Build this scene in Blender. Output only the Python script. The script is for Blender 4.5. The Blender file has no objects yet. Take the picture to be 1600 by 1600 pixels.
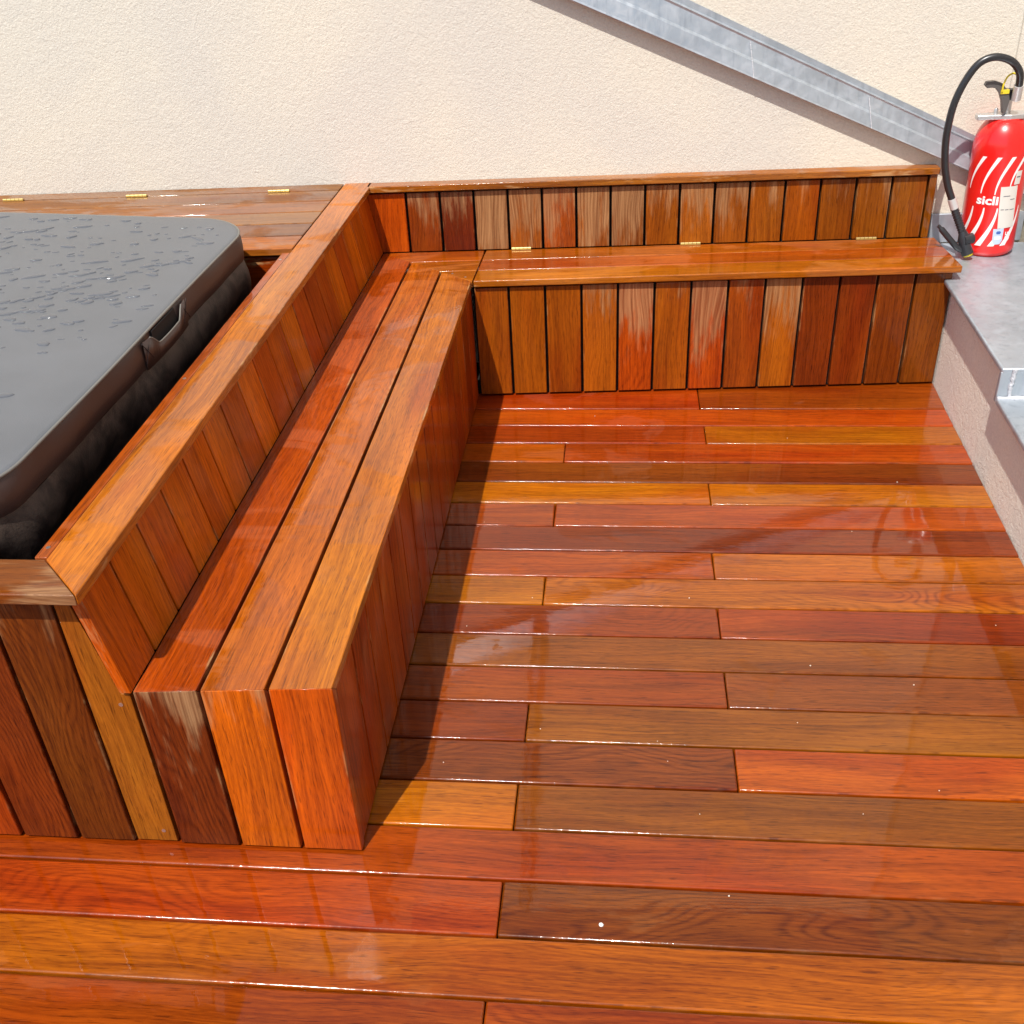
import bpy, bmesh, math, random
from mathutils import Vector, Matrix
random.seed(7)
C = bpy.context.scene.collection
S = bpy.context.scene
V = Vector

# ------------------------------------------------------------------ camera, sky, sun, exposure
cam = bpy.data.cameras.new('camera'); camo = bpy.data.objects.new('camera', cam); C.objects.link(camo)
CP = V((0.48754, -3.28161, 1.64309))
ri = V((0.99482063, 0.09020744, -0.04684582)); up = V((-0.00997431, 0.54528213, 0.83819324)); fw = V((-0.10115546, 0.83338467, -0.54335767))
M = Matrix.Identity(4)
for i in range(3):
    M[i][0] = ri[i]; M[i][1] = up[i]; M[i][2] = -fw[i]; M[i][3] = CP[i]
camo.matrix_world = M
cam.sensor_width = 36; cam.lens = 36 * 1621.99 / 1600
cam.clip_end = 500; cam.clip_start = .02
S.camera = camo
TO_SUN = V((-.2, -.564, 1)).normalized()
w = bpy.data.worlds.new('World'); S.world = w; w.use_nodes = True
nt = w.node_tree; bgn = nt.nodes['Background']
sky = nt.nodes.new('ShaderNodeTexSky'); sky.sky_type = 'NISHITA'; sky.sun_disc = False
sky.sun_elevation = math.asin(TO_SUN.z); sky.sun_rotation = math.atan2(TO_SUN.x, TO_SUN.y)
sky.air_density = 1.0; sky.dust_density = 1.5
nt.links.new(sky.outputs[0], bgn.inputs[0]); bgn.inputs[1].default_value = .115
sl = bpy.data.lights.new('sun', 'SUN'); sl.energy = 4.1; sl.angle = math.radians(.53); sl.color = (1, .96, .90)
so = bpy.data.objects.new('sun', sl); C.objects.link(so)
so.rotation_euler = (-TO_SUN).to_track_quat('-Z', 'Y').to_euler()
S.view_settings.view_transform = 'Standard'; S.view_settings.look = 'None'
S.view_settings.exposure = .42; S.view_settings.gamma = 1

# ------------------------------------------------------------------ materials
def lin(c): return tuple((x / 255 / 12.92 if x / 255 < .04045 else ((x / 255 + .055) / 1.055) ** 2.4) for x in c)
class NT:
    def __init__(s, name):
        s.m = bpy.data.materials.new(name); s.m.use_nodes = True; s.t = s.m.node_tree
        s.b = s.t.nodes['Principled BSDF']
    def n(s, ty, **k):
        o = s.t.nodes.new('ShaderNode' + ty)
        for a, b in k.items(): setattr(o, a, b)
        return o
    def l(s, a, b): s.t.links.new(a, b)
    def math(s, op, a, b=None, c=None, clamp=False):
        o = s.n('Math', operation=op, use_clamp=clamp)
        for i, x in enumerate((a, b, c)):
            if x is None: continue
            if isinstance(x, (int, float)): o.inputs[i].default_value = x
            else: s.l(x, o.inputs[i])
        return o.outputs[0]
    def vec(s, x, y, z=0.):
        o = s.n('CombineXYZ')
        for i, q in enumerate((x, y, z)):
            if isinstance(q, (int, float)): o.inputs[i].default_value = q
            else: s.l(q, o.inputs[i])
        return o.outputs[0]
    def noise(s, vec, scale=1., detail=2., rough=.5, dist=0.):
        o = s.n('TexNoise'); o.inputs['Scale'].default_value = scale; o.inputs['Detail'].default_value = detail
        o.inputs['Roughness'].default_value = rough; o.inputs['Distortion'].default_value = dist
        if vec is not None: s.l(vec, o.inputs['Vector'])
        return o.outputs['Fac']
    def ramp(s, f, lo, hi, a=0., b=1., smooth=True):
        o = s.n('MapRange'); o.interpolation_type = 'SMOOTHSTEP' if smooth else 'LINEAR'
        s.l(f, o.inputs['Value']); o.inputs['From Min'].default_value = lo; o.inputs['From Max'].default_value = hi
        o.inputs['To Min'].default_value = a; o.inputs['To Max'].default_value = b
        return o.outputs['Result']
    def mix(s, f, a, b, mode='MIX'):
        o = s.n('Mix', data_type='RGBA', blend_type=mode)
        for sock, x in ((o.inputs[0], f), (o.inputs[6], a), (o.inputs[7], b)):
            if isinstance(x, (int, float)): sock.default_value = x
            elif isinstance(x, tuple): sock.default_value = (*x[:3], 1)
            else: s.l(x, sock)
        return o.outputs[2]
    def bump(s, h, strength, dist, normal=None):
        o = s.n('Bump'); o.inputs['Strength'].default_value = strength; o.inputs['Distance'].default_value = dist
        s.l(h, o.inputs['Height'])
        if normal is not None: s.l(normal, o.inputs['Normal'])
        return o.outputs[0]
    def set(s, **k):
        for a, x in k.items():
            sock = s.b.inputs[a.replace('_', ' ')]
            if isinstance(x, (int, float)): sock.default_value = x
            elif isinstance(x, tuple): sock.default_value = (*x[:3], 1)
            else: s.l(x, sock)

def wood_material(name, wetlo=.42, wethi=.50, ripple=.15, rough=.06, DAMP=.5, WEAR=.85, CMIN=.2, CRY=.12, EDGE=1.):
    m = NT(name)
    uv = m.n('UVMap', uv_map='grain').outputs[0]; sx = m.n('SeparateXYZ'); m.l(uv, sx.inputs[0]); u, v = sx.outputs[0], sx.outputs[1]
    nu = m.n('UVMap', uv_map='unit').outputs[0]; sn = m.n('SeparateXYZ'); m.l(nu, sn.inputs[0]); hu, hv = sn.outputs[0], sn.outputs[1]
    tone = m.n('Attribute', attribute_name='tone').outputs['Color']
    pa = m.n('Attribute', attribute_name='par'); par = pa.outputs['Color']; ln = pa.outputs['Alpha']; sp = m.n('SeparateColor'); m.l(par, sp.inputs[0])
    rnd, dry, fig = sp.outputs[0], sp.outputs[1], sp.outputs[2]
    z = m.math('MULTIPLY', rnd, 60.)
    big = m.noise(m.vec(m.math('MULTIPLY', u, 1.6), m.math('MULTIPLY', v, 9.), z), 1, 2, .5, .4)
    fl2 = m.noise(m.vec(m.math('MULTIPLY', u, 3.), m.math('MULTIPLY', v, 8.), m.math('ADD', z, 4.)), 1, 1, .4)
    streak = m.noise(m.vec(m.math('MULTIPLY', u, 3.2), m.math('ADD', m.math('MULTIPLY', v, 150.), m.math('MULTIPLY', fl2, 9.)), z), 1, 5, .68, .2)
    fine = m.noise(m.vec(m.math('MULTIPLY', u, 38.), m.math('MULTIPLY', v, 330.), z), 1, 3, .6)
    flow = m.noise(m.vec(m.math('MULTIPLY', u, 2.2), m.math('MULTIPLY', v, 7.), m.math('ADD', z, 9.)), 1, 1.5, .4)
    ph = m.math('ADD', m.math('MULTIPLY', v, 380.), m.math('MULTIPLY', flow, 150.))
    ring = m.math('MULTIPLY_ADD', m.math('SINE', ph), .5, .5)
    ring = m.math('POWER', ring, 2.2)
    # annual-ring figure only on the boards that show it
    c = m.math('ADD', m.math('MULTIPLY', m.ramp(big, .3, .7), .36), m.math('MULTIPLY', m.ramp(streak, .32, .68), .44))
    c = m.math('ADD', c, m.math('MULTIPLY', m.math('SUBTRACT', fine, .18), .6))
    c = m.math('SUBTRACT', c, m.math('MULTIPLY', m.math('MULTIPLY', m.math('MULTIPLY', ring, fig), m.ramp(big, .35, .6)), .4))
    dark = m.mix(1., tone, (.34, .25, .25), 'MULTIPLY'); light = m.mix(1., tone, (1.32, 1.45, 1.5), 'MULTIPLY')
    col = m.mix(m.ramp(c, .0, 1.05, 0, 1, False), dark, light)
    hue = m.noise(m.vec(m.math('MULTIPLY', u, 1.1), m.math('MULTIPLY', v, 5.), m.math('ADD', z, 23.)), 1, 3, .55, .6)
    col = m.mix(m.ramp(hue, .48, .72, 0, .75), col, m.mix(1., col, (.80, .50, .45), 'MULTIPLY'))
    col = m.mix(m.ramp(hue, .46, .28, 0, .6), col, m.mix(1., col, (1.10, 1.35, 1.3), 'MULTIPLY'))
    pore = m.ramp(m.noise(m.vec(m.math('MULTIPLY', u, 24.), m.math('MULTIPLY', v, 420.), z), 1, 1), .60, .70)
    col = m.mix(m.math('MULTIPLY', pore, .6), col, m.mix(1., col, (.3, .25, .25), 'MULTIPLY'))
    # dry, paler wood: grows from the top end of a board, ragged along the grain
    rag = m.noise(m.vec(m.math('MULTIPLY', u, 9.), m.math('MULTIPLY', v, 60.), z), 1, 3, .65)
    rag2 = m.noise(m.vec(m.math('MULTIPLY', u, 5.), m.math('MULTIPLY', v, 22.), z), 1, 2, .5)
    dm = m.math('ADD', m.math('MULTIPLY', dry, 1.45), m.math('MULTIPLY', m.math('MULTIPLY', m.math('SUBTRACT', hu, 1.), ln), 2.9))
    dm = m.math('ADD', dm, m.math('MULTIPLY', m.math('SUBTRACT', m.math('ADD', rag, rag2), 1.), 1.3))
    dm = m.ramp(dm, .06, .58)
    dm = m.math('MULTIPLY', dm, m.ramp(dry, .02, .1))
    dcol = m.mix(m.ramp(streak, .3, .7), (.14, .06, .026), (.44, .26, .12))
    dcol = m.mix(.15, dcol, tone)
    col = m.mix(m.math('MULTIPLY', dm, .74), col, dcol)
    # standing water film: patchy gloss
    pos = m.n('NewGeometry').outputs['Position']
    spz = m.n('SeparateXYZ'); m.l(pos, spz.inputs[0])
    wv = m.vec(m.math('MULTIPLY', spz.outputs[0], 1.), m.math('MULTIPLY', spz.outputs[1], 1.6), spz.outputs[2])
    wn = m.noise(wv, 2.1, 5, .62, .8)
    wet = m.ramp(wn, wetlo, wethi)
    wet = m.math('MULTIPLY', wet, m.math('SUBTRACT', 1., m.math('MULTIPLY', dm, .9)))
    # damp wood without a film is paler; worn pale arrises
    col = m.mix(m.math('MULTIPLY', m.math('SUBTRACT', 1., wet), DAMP), col, m.mix(1., m.mix(.12, col, (.4, .3, .2)), (1.15, 1.15, 1.15), 'MULTIPLY'))
    ed = m.math('ABSOLUTE', m.math('SUBTRACT', m.math('MULTIPLY', hv, 2.), 1.))
    wr = m.math('MULTIPLY', m.ramp(ed, .90, 1.), m.ramp(m.noise(m.vec(m.math('MULTIPLY', u, 7.), m.math('MULTIPLY', v, 30.), z), 1, 4, .7), .52, .68))
    col = m.mix(m.math('MULTIPLY', wr, WEAR), col, (.48, .27, .11))
    fr = m.math('SUBTRACT', .5, m.math('MULTIPLY', wet, .14))
    rp = m.noise(wv, 9., 2, .5, .3)
    base_n = m.bump(m.math('ADD', m.math('MULTIPLY', streak, .6), m.math('MULTIPLY', fine, .5)), .35, .0007)
    cr = m.noise(m.vec(m.math('MULTIPLY', u, 10.), m.math('MULTIPLY', v, 300.), z), 1, 3, .6)
    coat_h = m.math('ADD', m.math('ADD', m.math('MULTIPLY', m.noise(wv, 75., 2, .5), CRY), m.math('MULTIPLY', rp, .8)), m.math('MULTIPLY', m.math('MULTIPLY', cr, .09), m.math('SUBTRACT', 1.3, wet)))
    edm = m.ramp(ed, .92, .975)
    coat_h = m.math('ADD', coat_h, m.math('MULTIPLY', edm, m.math('MULTIPLY', m.noise(m.vec(m.math('MULTIPLY', u, 70.), m.math('MULTIPLY', v, 40.), z), 1, 3, .6), EDGE)))
    coat_n = m.bump(coat_h, ripple, .006)
    m.set(Base_Color=col, Roughness=fr, Normal=base_n, Coat_Weight=m.math('MULTIPLY_ADD', wet, (1. if CMIN > .15 else .55) - CMIN, CMIN),
          Coat_Roughness=m.math('ADD', m.math('MULTIPLY_ADD', wet, rough - .2, .2), m.math('MULTIPLY', edm, .07)), Coat_Normal=coat_n, Coat_IOR=1.48, Specular_IOR_Level=.08)
    return m.m
WOOD = wood_material('oiled_hardwood')
WOODF = wood_material('wet_deck_hardwood', .385, .42, .075, .03, .25, .1, .4, .10, 4.)
WOODM = wood_material('damp_hardwood', .42, .62, .2, .12, .0, .5, .10)

def plain(name, col, rough=.5, metal=0., **k):
    m = NT(name); m.set(Base_Color=col, Roughness=rough, Metallic=metal, **k); return m.m
def stucco(name, col, scale=1., strength=.55):
    m = NT(name); pos = m.n('TexCoord').outputs['Object']
    a = m.noise(pos, 95 * scale, 4, .6, .9); b = m.noise(pos, 26 * scale, 3, .55, 1.2); c = m.noise(pos, 260 * scale, 2, .5)
    h = m.math('ADD', m.math('ADD', m.math('MULTIPLY', a, 1.), m.math('MULTIPLY', b, .8)), m.math('MULTIPLY', c, .25))
    big = m.noise(pos, 1.4, 4, .55, .3)
    cc = m.mix(m.ramp(big, .3, .7), tuple(x * y for x, y in zip(col, (.93, .93, .95))), tuple(x * y for x, y in zip(col, (1.04, 1.02, .98))))
    sp = m.ramp(m.noise(pos, 140, 3, .6), .35, .6, .92, 1.)
    cc = m.mix(1., cc, m.vec(sp, sp, sp), 'MULTIPLY')
    m.set(Base_Color=cc, Roughness=.93, Normal=m.bump(h, strength, .008), Specular_IOR_Level=.15)
    return m.m
STUCCO = stucco('beige_stucco', (.71, .665, .57), 1.8, .36)
STUCCO2 = stucco('coarse_beige_stucco', (.90, .83, .72), 1.4, .75)
def zinc_material():
    m = NT('weathered_zinc'); pos = m.n('TexCoord').outputs['Object']
    a = m.noise(pos, 5., 5, .6, .5); b = m.noise(pos, 28., 4, .65, .6); c = m.ramp(m.noise(pos, 9, 5, .7, 1.), .6, .72)
    col = m.mix(m.ramp(a, .3, .7), (.37, .41, .45), (.44, .485, .525))
    col = m.mix(m.math('MULTIPLY', m.ramp(b, .4, .75), .25), col, (.60, .62, .66))
    col = m.mix(m.math('MULTIPLY', c, .2), col, (.66, .65, .64))
    sx = m.n('SeparateXYZ'); m.l(pos, sx.inputs[0])
    st = m.noise(m.vec(m.math('MULTIPLY', sx.outputs[0], 45.), m.math('MULTIPLY', sx.outputs[1], 45.), m.math('MULTIPLY', sx.outputs[2], 4.)), 1, 3, .6)
    col = m.mix(m.ramp(st, .5, .75, 0, .35), col, (.2, .235, .28))
    m.set(Base_Color=col, Metallic=.55, Roughness=m.ramp(b, .3, .7, .3, .52), Normal=m.bump(m.noise(pos, 7, 3, .5), .25, .01), Specular_IOR_Level=.5)
    return m.m
ZINC = zinc_material()
SOLDER = NT('solder_seam'); _p = SOLDER.n('TexCoord').outputs['Object']
SOLDER.set(Base_Color=(.62, .63, .66), Metallic=.3, Roughness=.6, Normal=SOLDER.bump(SOLDER.noise(_p, 120, 4, .7), .9, .006)); SOLDER = SOLDER.m
def vinyl(name, a, b, rough):
    m = NT(name); pos = m.n('TexCoord').outputs['Object']
    n1 = m.noise(pos, 4., 4, .6, .5); n2 = m.noise(pos, 420., 2, .5); n3 = m.noise(pos, 2., 2, .5)
    m.set(Base_Color=m.mix(m.ramp(n1, .3, .7), a, b), Roughness=m.ramp(n1, .3, .7, rough - .04, rough + .08), Specular_IOR_Level=.6,
          Normal=m.bump(m.math('ADD', m.math('MULTIPLY', n2, .12), m.math('MULTIPLY', n3, 2.2)), .5, .006))
    return m.m
VTOP = vinyl('grey_vinyl', (.10, .106, .115), (.125, .13, .138), .34)
VSIDE = vinyl('brown_vinyl', (.045, .026, .022), (.06, .036, .03), .45)
def skirt_material():
    m = NT('dusty_black_vinyl'); pos = m.n('TexCoord').outputs['Object']
    n1 = m.noise(pos, 16., 5, .65, .5); n2 = m.noise(pos, 260., 2, .6)
    m.set(Base_Color=m.mix(m.ramp(n1, .35, .7), (.018, .012, .010), (.085, .06, .046)), Roughness=.5, Normal=m.bump(n2, .35, .002), Specular_IOR_Level=.35)
    return m.m
VSKIRT = skirt_material()
PIPING = plain('piping_vinyl', (.16, .15, .13), .4)
DARK = plain('dark_underlay', (.012, .008, .006), .9)
BRASS = plain('brass', (.55, .42, .17), .38, .85)
SCREW = plain('screw_steel', (.6, .58, .55), .3, .9)
RUBBER = plain('black_rubber', (.018, .018, .02), .32, 0., Specular_IOR_Level=.6)
PLASTIC = plain('black_plastic', (.025, .025, .028), .35)
LEVERG = plain('grey_lever_paint', (.10, .09, .085), .38)
CHROME = plain('cast_aluminium', (.62, .61, .60), .33, .75)
FERRULE = plain('white_ferrule', (.62, .60, .58), .35, .3)
YELLOW = plain('yellow_plastic', (.78, .60, .03), .35)
WHITE = plain('white_print', (.86, .80, .78), .45)
PAPER = plain('label_paper', (.66, .62, .56), .6)
PAPERB = plain('pale_blue_label', (.48, .56, .70), .5)
INK = plain('label_ink', (.12, .11, .13), .6)
BLUEINK = plain('blue_ink', (.05, .12, .38), .5)
m_ = NT('red_enamel'); _p = m_.n('TexCoord').outputs['Object']
m_.set(Base_Color=m_.mix(m_.ramp(m_.noise(_p, 30, 5, .7), .6, .8, 0, .35), (.72, .010, .008), (.80, .09, .06)), Roughness=.3, Coat_Weight=.6, Coat_Roughness=.12)
RED = m_.m
WATER = plain('water', (.105, .11, .12), .05, 0., IOR=1.36)
SUBF = plain('building_base', (.10, .09, .08), .9)

# ------------------------------------------------------------------ mesh helpers
class MB:
    def __init__(s): s.v = []; s.f = []; s.uv = []; s.un = []; s.tone = []; s.par = []; s.sm = []
    def solid(s, top, bot, grain, tone=(.3, .1, .03), dry=0., fig=None, bev=.0028, seg=2, wdir=None):
        """closed prism between two matching polygons, edges rounded, one board"""
        bm = bmesh.new(); n = len(top)
        T = [bm.verts.new(V(p)) for p in top]; B = [bm.verts.new(V(p)) for p in bot]
        faces = [bm.faces.new(T), bm.faces.new(list(reversed(B)))]
        for i in range(n): faces.append(bm.faces.new((T[i], B[i], B[(i + 1) % n], T[(i + 1) % n])))
        bmesh.ops.recalc_face_normals(bm, faces=bm.faces[:]); bm.normal_update()
        FN = [f.normal.copy() for f in bm.faces]
        if bev > 0: r = bmesh.ops.bevel(bm, geom=bm.edges[:], offset=bev, segments=seg, profile=.5, affect='EDGES', clamp_overlap=True)
        bm.normal_update()
        g = V(grain).normalized(); nn = (V(top[1]) - V(top[0])).cross(V(top[-1]) - V(top[0])).normalized()
        if nn.dot(V(bot[0]) - V(top[0])) < 0: nn = -nn
        wv = g.cross(nn).normalized() if wdir is None else V(wdir)
        co = [v.co.copy() for v in bm.verts]
        us = [c.dot(g) for c in co]; ws = [c.dot(wv) for c in co]
        u0, u1, w0, w1 = min(us), max(us), min(ws), max(ws)
        rnd = random.random(); fg = fig if fig is not None else (random.random() ** 2) * .8
        off = len(s.v); s.v += [tuple(c) for c in co]
        bm.verts.index_update()
        for f in bm.faces:
            s.f.append([off + v.index for v in f.verts])
            s.sm.append(not any(f.normal.dot(q) > .9995 for q in FN))
            for v in f.verts:
                i = v.index
                s.uv.append((us[i] + rnd * 13., ws[i] + co[i].dot(nn) + rnd * 7.))
                s.un.append(((us[i] - u0) / max(1e-6, u1 - u0), (ws[i] - w0) / max(1e-6, w1 - w0)))
            s.tone.append((*tone, 1)); s.par.append((rnd, dry, fg, u1 - u0))
        bm.free()
    def box(s, x0, x1, y0, y1, z0, z1, grain=(1, 0, 0), **k):
        s.solid([(x0, y0, z1), (x1, y0, z1), (x1, y1, z1), (x0, y1, z1)], [(x0, y0, z0), (x1, y0, z0), (x1, y1, z0), (x0, y1, z0)], grain, **k)
    def raw(s, verts, faces, smooth=True):
        off = len(s.v); s.v += [tuple(v) for v in verts]
        for f in faces:
            s.f.append([off + i for i in f]); s.sm.append(smooth)
            for _ in f: s.uv.append((0, 0)); s.un.append((0, 0))
            s.tone.append((.5, .5, .5, 1)); s.par.append((0, 0, 0, 1))
    def tube(s, pts, r, n=14, cap=True):
        pts = [V(p) for p in pts]; rs = r if isinstance(r, (list, tuple)) else [r] * len(pts)
        rings = []; a = None
        for i, p in enumerate(pts):
            t = (pts[min(i + 1, len(pts) - 1)] - pts[max(i - 1, 0)]).normalized()
            if a is None: a = t.cross(V((0, 0, 1)) if abs(t.z) < .9 else V((1, 0, 0))).normalized()
            a = (a - t * a.dot(t)).normalized(); b = t.cross(a)
            rings.append([p + (a * math.cos(k * 2 * math.pi / n) + b * math.sin(k * 2 * math.pi / n)) * rs[i] for k in range(n)])
        vs = [v for rg in rings for v in rg]; fs = []
        for i in range(len(pts) - 1):
            for k in range(n): fs.append((i * n + k, i * n + (k + 1) % n, (i + 1) * n + (k + 1) % n, (i + 1) * n + k))
        s.raw(vs, fs)
        if cap:
            s.raw(rings[0], [tuple(range(n))[::-1]], False); s.raw(rings[-1], [tuple(range(n))], False)
    def build(s, name, mat, parent=None):
        me = bpy.data.meshes.new(name); me.from_pydata(s.v, [], s.f)
        for nm, dat in (('grain', s.uv), ('unit', s.un)):
            l = me.uv_layers.new(name=nm)
            for i, q in enumerate(dat): l.data[i].uv = q
        for nm, dat in (('tone', s.tone), ('par', s.par)):
            a = me.attributes.new(nm, 'FLOAT_COLOR', 'FACE')
            for i, q in enumerate(dat): a.data[i].color = q
        for i, p in enumerate(me.polygons): p.use_smooth = s.sm[i]
        me.materials.append(mat); me.update()
        o = bpy.data.objects.new(name, me); C.objects.link(o)
        if parent is not None: o.parent = parent; o.matrix_parent_inverse = parent.matrix_world.inverted()
        return o
def tag(o, label=None, cat=None, group=None, kind=None):
    if label: o['label'] = label
    if cat: o['category'] = cat
    if group: o['group'] = group
    if kind: o['kind'] = kind
    return o
def thing(name, label, cat, loc, group=None):
    o = bpy.data.objects.new(name, None); C.objects.link(o); o.location = loc; o.empty_display_size = .1
    bpy.context.view_layer.update()
    return tag(o, label, cat, group)
def spline(pts, n=8):
    P = [V(p) for p in pts]; out = []
    for i in range(len(P) - 1):
        a, b, c, d = P[max(i - 1, 0)], P[i], P[i + 1], P[min(i + 2, len(P) - 1)]
        for k in range(n):
            t = k / n
            out.append(.5 * ((2 * b) + (c - a) * t + (2 * a - 5 * b + 4 * c - d) * t * t + (3 * b - a - 3 * c + d) * t ** 3))
    out.append(P[-1]); return out

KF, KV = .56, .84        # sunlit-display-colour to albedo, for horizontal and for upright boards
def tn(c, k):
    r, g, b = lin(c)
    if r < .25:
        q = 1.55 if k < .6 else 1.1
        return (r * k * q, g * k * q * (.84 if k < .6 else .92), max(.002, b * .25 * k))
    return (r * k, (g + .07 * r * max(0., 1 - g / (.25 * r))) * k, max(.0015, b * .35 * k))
def jit(c, a=10): d = random.uniform(-a, a); return (c[0] + d, max(4, c[1] + d * .7 + random.uniform(-4, 4)), max(3, c[2] + d * .4))

# ------------------------------------------------------------------ main dimensions (metres)
A = .03997; CA, SA = math.cos(A), math.sin(A)
def B(s, d, z=0.): return V((s * CA - d * SA, s * SA + d * CA, z))     # frame of the back wall
H, L, W, T = .429, 1.983, .365, .022
HC = .648
DW = .383                                                            # wall plane
def par_x(y): return 1.568 + .0246 * (y - .073)

# ------------------------------------------------------------------ setting
g = MB(); g.box(-60, 60, -60, 60, -6.2, -6.0, bev=0); tag(g.build('ground', SUBF), kind='structure')
g = MB(); g.box(-3.4, 1.5, -4.6, .33, -.16, -.03, bev=0); tag(g.build('deck_base', DARK), kind='structure')
rows = {1: [(190, 45, 10), (165, 60, 12)], 2: [(200, 62, 10)], 3: [(178, 42, 10), (192, 98, 15)], 4: [(192, 78, 10), (188, 55, 10)],
        5: [(112, 56, 18)], 6: [(222, 120, 8), (205, 110, 20)], 7: [(188, 68, 18), (190, 66, 16)], 8: [(140, 40, 18)],
        9: [(188, 68, 18), (198, 98, 22)], 10: [(202, 112, 18), (202, 104, 26)], 11: [(150, 48, 18), (168, 54, 18)], 12: [(122, 68, 32)],
        13: [(165, 64, 26), (146, 68, 34)], 14: [(150, 48, 22), (126, 74, 32)], 15: [(112, 54, 26), (210, 84, 16)], 16: [(216, 116, 16), (116, 66, 34)],
        17: [(182, 62, 18)], 18: [(203, 60, 12), (138, 64, 24)], 19: [(200, 98, 14)], 20: [(172, 62, 14), (178, 68, 18)], 21: [(190, 80, 16)],
        22: [(160, 60, 20)], 23: [(196, 90, 20)], 24: [(140, 60, 24)], 25: [(186, 70, 20)], 26: [(200, 100, 24)], 27: [(170, 60, 20)]}
joint = {1: .761, 3: .767, 4: .318, 6: .757, 7: .306, 9: .742, 10: .299, 11: .739, 13: .737, 14: .292, 15: .738, 16: .288, 18: .28, 20: .274}
figs = {8: (.15,), 10: (.2, .95), 12: (.3,), 14: (.2, .1), 15: (.9, .3), 16: (.1, .15), 18: (.7, .9), 19: (.5,), 5: (.1,)}
g = MB(); Y1 = -.1108
for k in range(1, 37):
    ya = Y1 - .12 * (k - 2) - .0022; yb = Y1 - .12 * (k - 1) + .0022
    cols = rows.get(k, [(180, 70, 20)])
    xl = -3.3
    if k <= 16: xl = -.06
    segs = [(xl, joint[k] - .0008), (joint[k] + .0008, None)] if k in joint and len(cols) == 2 else [(xl, None)]
    for i, (x0, x1) in enumerate(segs):
        xa = par_x(ya) - .002 if x1 is None else x1; xb = par_x(yb) - .002 if x1 is None else x1
        dz = random.uniform(-.0006, .0006)
        top = [(x0, yb, dz), (xb, yb, dz), (xa, ya, dz), (x0, ya, dz)]
        if k == 1 or k == 0:
            top = [(x0, yb, 0), (xb, yb, 0), (par_x(.1) if x1 is None else xa, .01 + .054 * (par_x(.1) if x1 is None else xa), 0), (x0, .01 + .054 * x0, 0)]
        fg = figs.get(k, (None, None)); fg = fg[min(i, len(fg) - 1)]
        g.solid(top, [(p[0], p[1], -.022) for p in top], (1, 0, 0), tone=tn(tuple(.88 * a + .12 * b for a, b in zip(cols[i], (196, 92, 22))), KF), fig=fg, bev=.0045, seg=3)
tag(g.build('deck_floor', WOODF), kind='structure')

# back wall
wl = MB()
def wallbox(mb, s0, s1, d0, d1, z0, z1):
    mb.solid([B(s0, d0, z1), B(s1, d0, z1), B(s1, d1, z1), B(s0, d1, z1)], [B(s0, d0, z0), B(s1, d0, z0), B(s1, d1, z0), B(s0, d1, z0)], (1, 0, 0), bev=0)
wallbox(wl, -4.5, 1.90, DW, DW + .25, -.2, 3.4)
bw = wl.build('back_wall', STUCCO); tag(bw, 'tall beige stucco wall behind the benches with a zinc flashing across it', 'wall')
wl = MB()
wallbox(wl, 1.765, 1.90, DW - .012, DW - .001, .56, 3.4)
wl.build('corner_pilaster', STUCCO, bw)
wl = MB(); wl.box(1.905, 2.12, -3.6, .62, -.2, 3.4, bev=0)
tag(wl.build('side_wall', STUCCO), 'beige stucco wall to the right of the fire extinguisher', 'wall')

# parapet with stepped zinc coping
ZT1, ZT2, YS = .378, .290, -.605
t = thing('parapet_wall', 'low coarse beige stucco parapet with stepped zinc coping beside the deck', 'parapet', (1.7, -.6, 0))
def ppoly(y0, y1, dx0, x1): return [(par_x(y0) - dx0, y0), (x1, y0), (x1, y1), (par_x(y1) - dx0, y1)]
g = MB()
for y0, y1, zt in ((YS + .004, .44, ZT1 - .019), (-4.6, YS + .004, ZT2 - .019)):
    p = ppoly(y0, y1, 0, 1.895)
    g.solid([(x, y, zt) for x, y in p], [(x, y, -.2) for x, y in p], (0, 1, 0), bev=0)
g.build('wall', STUCCO2, t)
g = MB()
p = ppoly(YS, .425, .03, 1.896); g.solid([(x, y, ZT1) for x, y in p], [(x, y, ZT1 - .018) for x, y in p], (0, 1, 0), bev=.006, seg=3)
p = ppoly(-4.6, YS - .001, .03, 1.896); g.solid([(x, y, ZT2) for x, y in p], [(x, y, ZT2 - .018) for x, y in p], (0, 1, 0), bev=.006, seg=3)
p = ppoly(YS + .0005, YS + .016, .03, 1.896); g.solid([(x, y, ZT1 - .012) for x, y in p], [(x, y, ZT2 - .014) for x, y in p], (0, 1, 0), bev=.002)
# upstands against the walls
g.solid([B(1.585, DW - .002, ZT1 + .10), B(1.9, DW - .002, ZT1 + .10), B(1.9, DW - .014, ZT1 + .10), B(1.585, DW - .014, ZT1 + .10)],
        [B(1.585, DW - .002, ZT1 + .001), B(1.9, DW - .002, ZT1 + .001), B(1.9, DW - .022, ZT1 + .001), B(1.585, DW - .022, ZT1 + .001)], (1, 0, 0), bev=.002)
g.box(1.884, 1.898, -4.4, .40, ZT1 - .08, ZT1 + .085, bev=.003)
g.build('zinc_coping', ZINC, t)
g = MB()
pts = [(par_x(YS) - .028 + .33 * i / 30, YS - .006 + random.uniform(-.002, .002), ZT2 + .001) for i in range(31)]
g.tube(pts, [.006 + random.uniform(-.002, .002) for _ in pts], 8)
pts = [(par_x(YS) + .003 + random.uniform(-.002, .002), YS - .0005, ZT2 + .004 + .082 * i / 12) for i in range(13)]
g.tube(pts, [.0065 + random.uniform(-.002, .002) for _ in pts], 8)
pts = [(1.872 + random.uniform(-.003, .003), -4 + .1 * i, (ZT1 if -4 + .1 * i > YS else ZT2) + .002) for i in range(44)]
g.tube(pts, .008, 8)
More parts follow.
